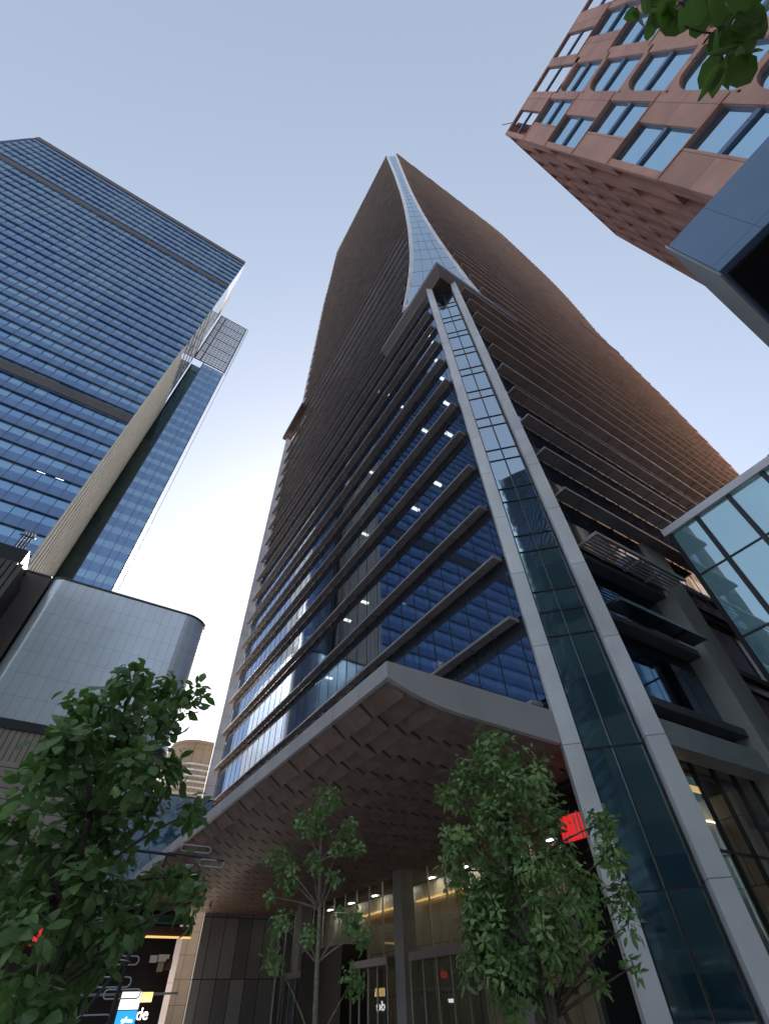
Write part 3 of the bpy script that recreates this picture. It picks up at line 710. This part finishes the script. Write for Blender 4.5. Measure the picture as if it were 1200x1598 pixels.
# ================================================================== glass podium building on the right
G = thing('glass_podium', 'low glass-fronted podium building with large blue-green panes and a metal roof edge', 'building', (26.3, 7.5, 0))
XG_, cols_ = 26.3, [7.45, 5.68, 3.72, 1.76, -.2, -2.2, -4.2]
rows_ = [0, 1.9, 5.9, 9.9, 13.9, 17.9, 21.15]
q = MB()
for i in range(5):
    for a, b in zip(rows_, rows_[1:]):
        pane(q, (XG_, cols_[i]-.06, a+.04), (XG_, cols_[i+1]+.06, a+.04), (XG_, cols_[i+1]+.06, b-.04), (XG_, cols_[i]-.06, b-.04), .006)
q.build('front_glazing', 'podium_glass', G)
for y in cols_[:6]:
    q = MB(); q.box(XG_-.12, XG_+.1, y-.05, y+.05, 0, 21.15); q.box(XG_-.05, XG_+.1, y-.13, y+.13, 0, 21.15); q.build('mullion', 'frame', G)
for z in rows_[1:-1]:
    q = MB(); q.box(XG_-.06, XG_+.08, -2.1, 7.4, z-.04, z+.04); q.build('transom', 'frame', G)
q = MB(); q.box(XG_-.25, XG_+14, -2.4, 7.75, 21.15, 21.65); q.build('roof_edge', 'fin', G)
q = MB(); q.box(XG_+.1, XG_+13, 7.46, 7.56, 0, 21.1); q.build('side_wall', 'spandrel', G)
for z in rows_[1:]:
    q = MB(); q.box(XG_+.3, XG_+13, -2.2, 7.4, z-.35, z-.1); q.build('floor_slab', 'pale_side', G)
q = MB(); q.box(XG_+5, XG_+5.3, -2.2, 7.4, 0, 21); q.build('inner_wall', 'pale_side', G)
M['mint'] = mat('mint_blind_glow', (.35, .62, .55), .6, emit=(.35, .7, .6), es=.12)  # blind is no lamp; a faint glow is added in its material
q = MB(); q.box(XG_+.25, XG_+.28, 1.9, 3.0, 19.0, 20.9); q.build('window_blind', 'mint', G)
for k in range(9):
    q = MB(); q.box(XG_+.5, XG_+.58, 4.5-k*.42, 4.62-k*.42, 16.0+k*.12, 16.1+k*.12); q.build('fairy_light', 'lamp', G)
st = thing('roof_plant_box', 'stepped grey plant housing on the glass podium roof', 'roof unit', (27, 1.3, 21.65))
q = MB(); q.box(26.7, 29, -1.5, 1.4, 21.65, 22.0); q.box(26.9, 28.8, -1.4, 1.05, 22.0, 22.35); q.build('housing', 'granite_plain', st)
q = MB(); q.box(26.95, 28.7, -1.4, .75, 22.35, 22.7); q.build('cap', 'fin', st)

# ================================================================== buildings behind the camera (mirrored in the corner glass)
D = thing('dark_office_block', 'dark banded office block across the plaza, seen mirrored in the corner glazing', 'building', (-30, -60, 0))
M['bandglass'] = random_glass('banded_office_glass', (.03, .07, .09), (.10, .18, .18), 2.5, 3.8, refl=(.35, .5, .6), floor=.15)
q = MB(); q.prism([(-50, -31), (3, -59), (-11, -86), (-64, -58)], 0, 101); q.build('glazing', 'bandglass', D)
D = thing('brown_slab_block', 'tall brown slab with gold strips beyond the terracotta building, mirrored in the right facade', 'building', (80, -25, 0))
q = MB(); q.box(45, 120, -40, -12, 0, 92); q.build('wall', panel_mat('brown_slab_wall', (.38, .20, .12), (.1, .05, .04), 3.0, 3.6, .5, .25, .2), D)
for x in (52, 61, 70, 84, 97, 110):
    q = MB(); q.box(x, x+1.4, -12, -11.5, 0, 90); q.build('gold_strip', 'gold', D)
D = thing('low_shop_block', 'low brown block across the road, seen only mirrored in the shopfronts', 'building', (-40, 0, 0))
q = MB(); q.box(-60, -34, -22, 26, 0, 19); q.build('wall', 'brown', D)
for k in range(4): q = MB(); q.box(-34.1, -33.9, -21, 25, 2+4.4*k, 4.8+4.4*k); q.build('window_band', 'bandglass', D)

# ================================================================== shops, lower left
H = thing('shop_row', 'dark two-storey shopfront under a green awning behind the left tree', 'shop', (3, 52, 0))
q = MB(); q.box(-9.4, 13.2, 53.6, 54.4, 0, 9.0); q.box(-9.4, 13.2, 50.4, 53.6, 8.2, 8.4); q.build('wall', 'dark', H)
M['green'] = mat('green_awning', (.06, .20, .13), .6, var=.2)
q = MB(); q.hexa([(9.9, 49.6, 6.75), (13.4, 49.6, 6.75), (13.4, 51, 7.3), (9.9, 51, 7.3), (9.9, 49.6, 6.85), (13.4, 49.6, 6.85), (13.4, 51, 7.45), (9.9, 51, 7.45)]); q.build('awning', 'green', H)
q = MB(); q.box(9.6, 13.4, 50.1, 50.2, 6.0, 6.12); q.build('light_strip', 'warm_lamp', H)
q = MB(); q.box(-2, 13.3, 50.2, 50.5, 6.12, 6.7); q.build('fascia', 'terra_dark', H)
q = MB(); q.box(-9, 13.3, 50.0, 50.2, 2.95, 3.08); q.build('rail', 'granite_plain', H)
for x0_, x1_, z0_, z1_, mm in ((10.9, 11.4, 4.7, 5.1, 'white_paint'), (11.5, 12.3, 4.75, 5.15, 'white_paint'), (11.6, 12.0, 4.2, 4.7, 'tan'), (12.1, 12.6, 4.3, 4.9, 'terra_dark')):
    q = MB(); q.box(x0_, x1_, 51.0, 51.2, z0_, z1_); q.build('box_on_shelf', mm, H)
q = MB(); q.box(2.4, 3.6, 50.0, 50.1, 5.4, 6.4); q.build('red_panel', 'red', H)
q = MB(); q.box(3.3, 4.1, 50.0, 50.1, 3.7, 4.2); q.build('red_panel', 'red', H)
q = MB(); q.box(2.6, 3.5, 50.0, 50.1, 2.1, 2.35); q.build('light_panel', 'lamp', H)
def text(s, size, loc, rot, m, parent, name='lettering', ext=.02):
    cu = bpy.data.curves.new(name, 'FONT'); cu.body = s; cu.size = size; cu.extrude = ext
    to = bpy.data.objects.new(name, cu); S.collection.objects.link(to)
    dg_ = bpy.context.evaluated_depsgraph_get(); me = bpy.data.meshes.new_from_object(to.evaluated_get(dg_)); bpy.data.objects.remove(to)
    mt = Matrix.Translation(Vector(loc)-origin(parent)) @ rot.to_4x4(); me.transform(mt); me.name = name
    me.materials.clear(); me.materials.append(M[m]); o = bpy.data.objects.new(name, me); S.collection.objects.link(o); o.parent = parent; return o
RX = Matrix.Rotation(R(90), 3, 'X')
text('de', .85, (10.65, 49.9, 1.75), RX, 'lamp', H)
q = MB(); q.box(10.6, 11.5, 50.0, 50.08, 2.6, 3.1); q.build('gold_sign', 'yellow_lamp', H)
L2 = thing('display_screen', 'lit advertising screen, white above bright blue, beside the glowing letters', 'screen', (9.9, 49, 0))
M['scr_w'] = mat('screen_white', (.9, .9, .9), .4, emit=(1, .9, .85), es=.3)
M['scr_b'] = mat('screen_blue', (.02, .25, .6), .4, emit=(.03, .35, .8), es=.25)
q = MB(); q.box(9.15, 10.55, 49.1, 49.3, .3, 3.2); q.build('casing', 'frame', L2)
q = MB(); q.box(9.2, 10.5, 49.05, 49.1, 2.25, 3.1); q.build('upper_image', 'scr_w', L2)
q = MB(); q.box(9.2, 10.5, 49.05, 49.1, .5, 2.2); lo_ = q.build('lower_image', 'scr_b', L2)
q = MB(); q.bar((9.35, 49.03, 1.1), (9.9, 49.03, 1.9), .05, .04, (0, 1, 0)); q.bar((9.6, 49.03, 1.75), (10.3, 49.03, 1.7), .1, .04, (0, 1, 0)); q.build('pale_stroke', 'lamp', lo_)
BB = thing('billboard', 'pale blue and pink advertising hoarding above the shops, partly hidden by the left tree', 'billboard', (8, 53, 0))
m = mat('hoarding_print', (.5, .6, .7), .5); n = m.node_tree; t = n.nodes.new('ShaderNodeTexNoise'); t.inputs['Scale'].default_value = .55; t.inputs['Distortion'].default_value = 2
rp = n.nodes.new('ShaderNodeValToRGB'); cr = rp.color_ramp; cr.elements[0].position = .32; cr.elements[0].color = (.03, .05, .12, 1); cr.elements[1].position = .72; cr.elements[1].color = (.25, .1, .14, 1)
for ps, cc in ((.42, (.05, .14, .17, 1)), (.5, (.3, .38, .48, 1)), (.6, (.2, .26, .36, 1))): el = cr.elements.new(ps); el.color = cc
n.links.new(n.nodes['Geometry'].outputs['Position'], t.inputs['Vector']); n.links.new(t.outputs[0], rp.inputs[0]); n.links.new(rp.outputs[0], n.nodes['Principled BSDF'].inputs['Base Color']); M['print'] = m
q = MB(); q.box(2.0, 13.6, 53.0, 53.3, 9.6, 16.3); q.build('printed_sheet', 'print', BB)
q = MB(); q.box(1.9, 13.7, 53.3, 53.5, 9.2, 16.5); q.build('frame', 'frame', BB)

# ================================================================== trees
def leaf(mb, p, d, n, L, wd, fold=.25, droop=.2, rnd=0):
    d = d.normalized(); n = (n-d*n.dot(d)); n = n.normalized() if n.length > 1e-3 else d.orthogonal().normalized(); s = d.cross(n)
    def q(u, v_): return tuple(p+d*(L*u)+s*(wd*v_)+n*(abs(v_)*wd*fold-droop*L*u*u))
    i = len(mb.v)
    if rnd: pts = [(0, 0), (.12, .42), (.45, .62), (.8, .42), (1.0, 0), (.8, -.42), (.45, -.62), (.12, -.42)]
    else: pts = [(0, 0), (.22, .32), (.55, .5), (.82, .28), (1.0, 0), (.82, -.28), (.55, -.5), (.22, -.32)]
    mb.v += [q(*t) for t in pts]
    mb.f += [(i, i+1, i+7), (i+1, i+2, i+6, i+7), (i+2, i+3, i+5, i+6), (i+3, i+4, i+5)]
def rv(rg):
    while True:
        v = Vector((rg.uniform(-1, 1), rg.uniform(-1, 1), rg.uniform(-1, 1)))
        if .05 < v.length < 1: return v
def curve(a, b, sag, rg, n=5, wob=.05):
    a = Vector(a); b = Vector(b); L = (b-a).length; out = []; off = rv(rg)*wob*L
    for k in range(n+1):
        t = k/n; out.append(tuple(a.lerp(b, t)+Vector((0, 0, sag*L*t*(1-t)*2))+off*math.sin(math.pi*t)))
    return out
def tree(name, label, base, trunk, blobs, L, wd, per, ros, lmats, bark, seed, tr=.06, gap=.75, rad=1.0, cat='tree'):
    rg = random.Random(seed); t = thing(name, label, cat, base)
    tk = MB(); n = len(trunk)
    tk.tube(trunk, [tr*(1-.72*k/(n-1)) for k in range(n)], 10)
    tops = [Vector(p) for p in trunk]
    crowns = [MB() for _ in lmats]
    for bx_, by_, bz_, br_ in blobs:
        c = Vector((bx_, by_, bz_)); br_ = br_*rad
        cand = [p for p in tops if p.z < c.z-.15] or [tops[0]]
        a = min(cand, key=lambda p: (p-c).length+.6*max(0, .8-(c.z-p.z)))
        dd = (c-a).length; tk.tube(curve(a, c, .08, rg), [max(.006, tr*.30*(1-.14*k)) for k in range(6)], 6)
        for r in range(int(per*(br_/.35)**2)+3):
            v = rv(rg); v = v.normalized()*(v.length**.5 if v.length > 0 else 1)
            p = c+v*br_*rg.uniform(gap, 1.12)
            if rg.random() < .5: tk.tube(curve(c+v*br_*.1, p, .05, rg, 3), [.006, .005, .004, .003], 4)
            ax = (v+Vector((0, 0, .55))+rv(rg)*.5).normalized()
            mb = crowns[rg.choices(range(len(lmats)), weights=[3, 3, 2][:len(lmats)])[0]]
            o1 = ax.orthogonal().normalized(); o2 = ax.cross(o1); ph = rg.uniform(0, 6.28); cnt = rg.randint(ros-2, ros+2)
            for k in range(cnt):
                an_ = ph+6.283*k/cnt+rg.uniform(-.3, .3); el = rg.uniform(-.15, .75)
                d = o1*math.cos(an_)+o2*math.sin(an_)+ax*el-Vector((0, 0, rg.uniform(0, .35)))
                leaf(mb, p+d*L*rg.uniform(.05, .45)+ax*L*rg.uniform(-.9, .5), d+rv(rg)*.3, ax+rv(rg)*.5, L*rg.uniform(.45, 1.2), wd*rg.uniform(.55, 1.2), rg.uniform(.1, .4), rg.uniform(.05, .4))
    tk.build('trunk', bark, t, smooth=True)
    for mb, lm in zip(crowns, lmats): mb.build('crown', lm, t)
    return t
RB = [(5.9, 5.85, 4.47, 0.43), (5.91, 6.45, 4.15, 0.49), (5.92, 5.3, 3.97, 0.44), (6.63, 5.71, 3.69, 0.35), (5.22, 6.21, 3.28, 0.33), (5.79, 5.84, 3.42, 0.47), (5.73, 6.45, 2.79, 0.47), (5.99, 5.62, 2.94, 0.45), (5.61, 6.18, 2.31, 0.47), (5.73, 5.34, 2.36, 0.36), (5.54, 6.52, 1.97, 0.29), (5.74, 6.05, 1.83, 0.4), (6.1, 5.38, 2.08, 0.22), (6.98, 5.0, 3.4, 0.23), (6.56, 4.76, 2.94, 0.24), (6.66, 4.87, 2.56, 0.2), (6.13, 5.03, 2.59, 0.28), (6.36, 5.19, 2.21, 0.18), (6.47, 4.72, 2.26, 0.11), (5.11, 6.23, 3.85, 0.18), (5.43, 6.6, 2.98, 0.21), (6.48, 4.82, 1.89, 0.07), (6.34, 5.34, 1.85, 0.11), (6.68, 5.7, 3.15, 0.29), (6.14, 6.25, 2.68, 0.42), (5.82, 6.23, 2.07, 0.38), (5.46, 6.31, 2.39, 0.3), (5.83, 5.59, 1.97, 0.24)]
MBl = [(4.75, 9.66, 4.56, 0.29), (4.41, 9.85, 4.18, 0.25), (5.44, 9.92, 4.19, 0.21), (4.92, 9.38, 3.72, 0.17), (4.06, 10.33, 3.67, 0.22), (4.37, 10.34, 3.42, 0.25), (4.54, 9.67, 3.54, 0.19), (4.86, 9.37, 3.26, 0.1), (4.18, 9.93, 2.71, 0.2), (4.75, 10.1, 2.53, 0.18), (5.32, 9.7, 2.8, 0.26), (5.35, 9.21, 2.51, 0.18), (4.19, 10.1, 2.24, 0.17), (5.49, 9.73, 1.99, 0.2), (4.73, 9.84, 4.21, 0.21), (5.53, 9.66, 3.87, 0.13), (4.16, 10.69, 3.15, 0.07)]
LB = [(0.29, 6.45, 4.54, 0.25), (-0.01, 6.73, 4.28, 0.31), (0.79, 7.7, 5.08, 0.26), (1.19, 7.25, 4.95, 0.22), (-0.06, 6.47, 3.8, 0.31), (0.42, 7.07, 4.21, 0.42), (0.94, 7.1, 4.46, 0.23), (-0.2, 6.58, 3.41, 0.25), (0.25, 7.62, 3.69, 0.41), (0.67, 6.47, 3.51, 0.34), (1.1, 6.92, 3.8, 0.23), (1.61, 7.05, 3.41, 0.13), (-0.23, 7.07, 3.07, 0.26), (0.26, 7.35, 3.09, 0.37), (0.78, 7.59, 3.22, 0.34), (0.21, 8.02, 2.77, 0.35), (0.66, 6.78, 2.56, 0.33), (1.25, 7.36, 2.62, 0.28), (1.71, 7.36, 2.79, 0.22), (1.75, 6.6, 2.49, 0.11), (0.23, 6.3, 2.17, 0.24), (0.84, 8.01, 2.28, 0.33), (1.08, 6.75, 2.28, 0.2), (0.39, 6.85, 1.83, 0.23), (0.84, 7.86, 1.86, 0.3), (1.1, 7.27, 3.42, 0.18), (-0.25, 7.14, 2.49, 0.32), (-0.01, 7.69, 2.07, 0.33), (0.63, 6.32, 1.64, 0.21), (1.11, 7.49, 2.06, 0.17)]
t1 = tree('street_tree', 'bushy dark green tree on the left in front of the white panelled building', (.7, 7.2, .1),
     [(.7, 7.2, .1), (.66, 7.2, .9), (.58, 7.15, 1.7), (.5, 7.1, 2.5), (.45, 7.05, 3.2), (.42, 7.05, 3.9), (.5, 7.1, 4.4)], LB, .19, .115, 25, 7, ('leaf', 'leaf2', 'leaf'), 'bark', 11, .075, rad=.9)
t2 = tree('slender_tree', 'slender pale-trunked young tree with sparse tufts of leaves under the canopy', (4.9, 9.85, .1),
     [(4.9, 9.85, .1), (4.88, 9.86, 1.2), (4.86, 9.88, 2.2), (4.85, 9.88, 2.9), (4.8, 9.9, 3.6), (4.77, 9.85, 4.2), (4.75, 9.75, 4.6)], MBl, .105, .065, 44, 6, ('leaf2', 'leaf3', 'leaf'), 'bark_pale', 12, .05)
t3 = tree('broadleaf_tree', 'leafy green tree on the right beside the pale corner fin, with wooden props', (6.02, 5.75, .1),
     [(6.02, 5.75, .1), (6.0, 5.74, .8), (5.95, 5.76, 1.5), (5.88, 5.8, 2.1), (5.85, 5.85, 2.8), (5.86, 5.88, 3.5), (5.9, 5.87, 4.2)], RB, .13, .056, 38, 8, ('leaf2', 'leaf3', 'leaf'), 'bark', 13, .07, rad=.9)
for a, b in (((5.4, 5.3, .1), (5.97, 5.72, 1.75)), ((6.6, 5.4, .1), (6.0, 5.72, 1.75)), ((5.95, 6.5, .1), (5.97, 5.8, 1.75))):
    q = MB(); q.tube([a, b], .03, 8); q.build('wooden_prop', 'bark', t3)
q = MB(); q.tube([(5.8, 5.95, 1.72), (6.2, 5.5, 1.72)], .035, 8); q.build('prop_tie', 'bark', t3)
# overhanging tree, trunk outside the picture to the right
BR = [(0.96, -0.95, 4.76), (0.92, -0.85, 4.32), (1.0, -0.93, 4.3), (0.87, -0.76, 3.7), (0.91, -0.89, 4.29), (0.92, -0.8, 4.1), (1.03, -0.83, 4.06), (0.93, -0.71, 3.73), (1.04, -0.85, 3.94), (1.02, -0.75, 3.74), (1.06, -0.83, 4.0), (1.02, -0.71, 3.83), (0.93, -0.81, 3.68), (0.98, -0.88, 3.91), (0.95, -0.98, 4.69), (0.88, -0.85, 3.94), (1.11, -0.79, 4.03), (1.0, -0.91, 4.72)]
t4 = thing('overhanging_tree', 'tree reaching in from the top right corner with large rounded green leaves', 'tree', (2.2, -3.6, .1))
rg = random.Random(5); tk = MB(); cw = MB()
tk.tube([(2.2, -3.6, .1), (2.15, -3.5, 1.6), (2.0, -3.2, 3.0), (1.8, -2.6, 4.2), (1.5, -1.9, 4.9)], [.09, .08, .065, .05, .03], 10)
main = [(1.5, -1.9, 4.9), (1.25, -1.4, 4.85), (1.05, -1.05, 4.5), (1.0, -.9, 4.2), (1.02, -.83, 3.98)]
tk.tube(main, [.03, .02, .012, .008, .005], 8)
for x, y, z in BR:
    c = Vector((x, y, z)); a = min((Vector(p) for p in main), key=lambda p: (p-c).length)
    tk.tube(curve(a, c, .05, rg, 4), [.005, .004, .003, .003, .002], 5)
    for k in range(3):
        d = rv(rg).normalized()*.8+Vector((0, 0, -.35)); leaf(cw, c+rv(rg)*.03, d, Vector((0, 0, 1))+rv(rg)*.7, rg.uniform(.07, .115), rg.uniform(.055, .085), .15, .2, rnd=1)
for k in range(60):
    c = Vector((rg.uniform(1.7, 2.6), rg.uniform(-3.4, -2.1), rg.uniform(3.8, 5.6)))
    for q_ in range(5):
        leaf(cw, c+rv(rg)*.05, rv(rg)+Vector((0, 0, -.3)), Vector((0, 0, 1))+rv(rg)*.6, rg.uniform(.10, .15), rg.uniform(.075, .105), .15, .2, rnd=1)
tk.build('trunk', 'bark', t4, smooth=True); cw.build('crown', 'leaf4', t4)

# ================================================================== loop lamp mast by the left tree
lm = thing('loop_lamp', 'thin dark mast hung with rounded wire loops between the left tree and the canopy', 'lamp', (1.75, 9.8, .1))
q = MB(); q.tube([(1.75, 9.8, .1), (1.78, 9.8, 2.2), (1.95, 9.8, 3.5)], [.03, .025, .02], 8); q.tube([(1.22, 9.92, 3.52), (2.1, 9.78, 3.47)], .022, 8)
q.tube([(1.35, 9.9, 1.6), (2.2, 9.76, 2.9)], .02, 8); q.tube([(1.95, 9.8, 3.5), (2.85, 9.6, 3.42)], .014, 6); q.build('mast', 'frame', lm)
M['loop'] = mat('pale_loop_tube', (.6, .6, .65), .35, metal=.3)
def loop(x0_, x1_, y, z, h_):
    q = MB(); pts = []
    for k in range(9): t = -math.pi/2+math.pi*k/8; pts.append((x1_-h_+h_*math.cos(t), y, z+h_*math.sin(t)))
    for k in range(9): t = math.pi/2+math.pi*k/8; pts.append((x0_+h_+h_*math.cos(t), y, z+h_*math.sin(t)))
    q.tube(pts, .008, 6, closed=True); q.build('wire_loop', 'loop', lm)
for a in ((2.12, 2.62, 9.7, 3.57, .045), (2.45, 2.86, 9.62, 3.38, .045), (1.42, 1.92, 9.86, 2.0, .05), (1.6, 2.08, 9.82, 1.88, .045), (1.36, 1.78, 9.88, 1.64, .05), (1.5, 1.95, 9.86, 2.22, .045)): loop(*a)
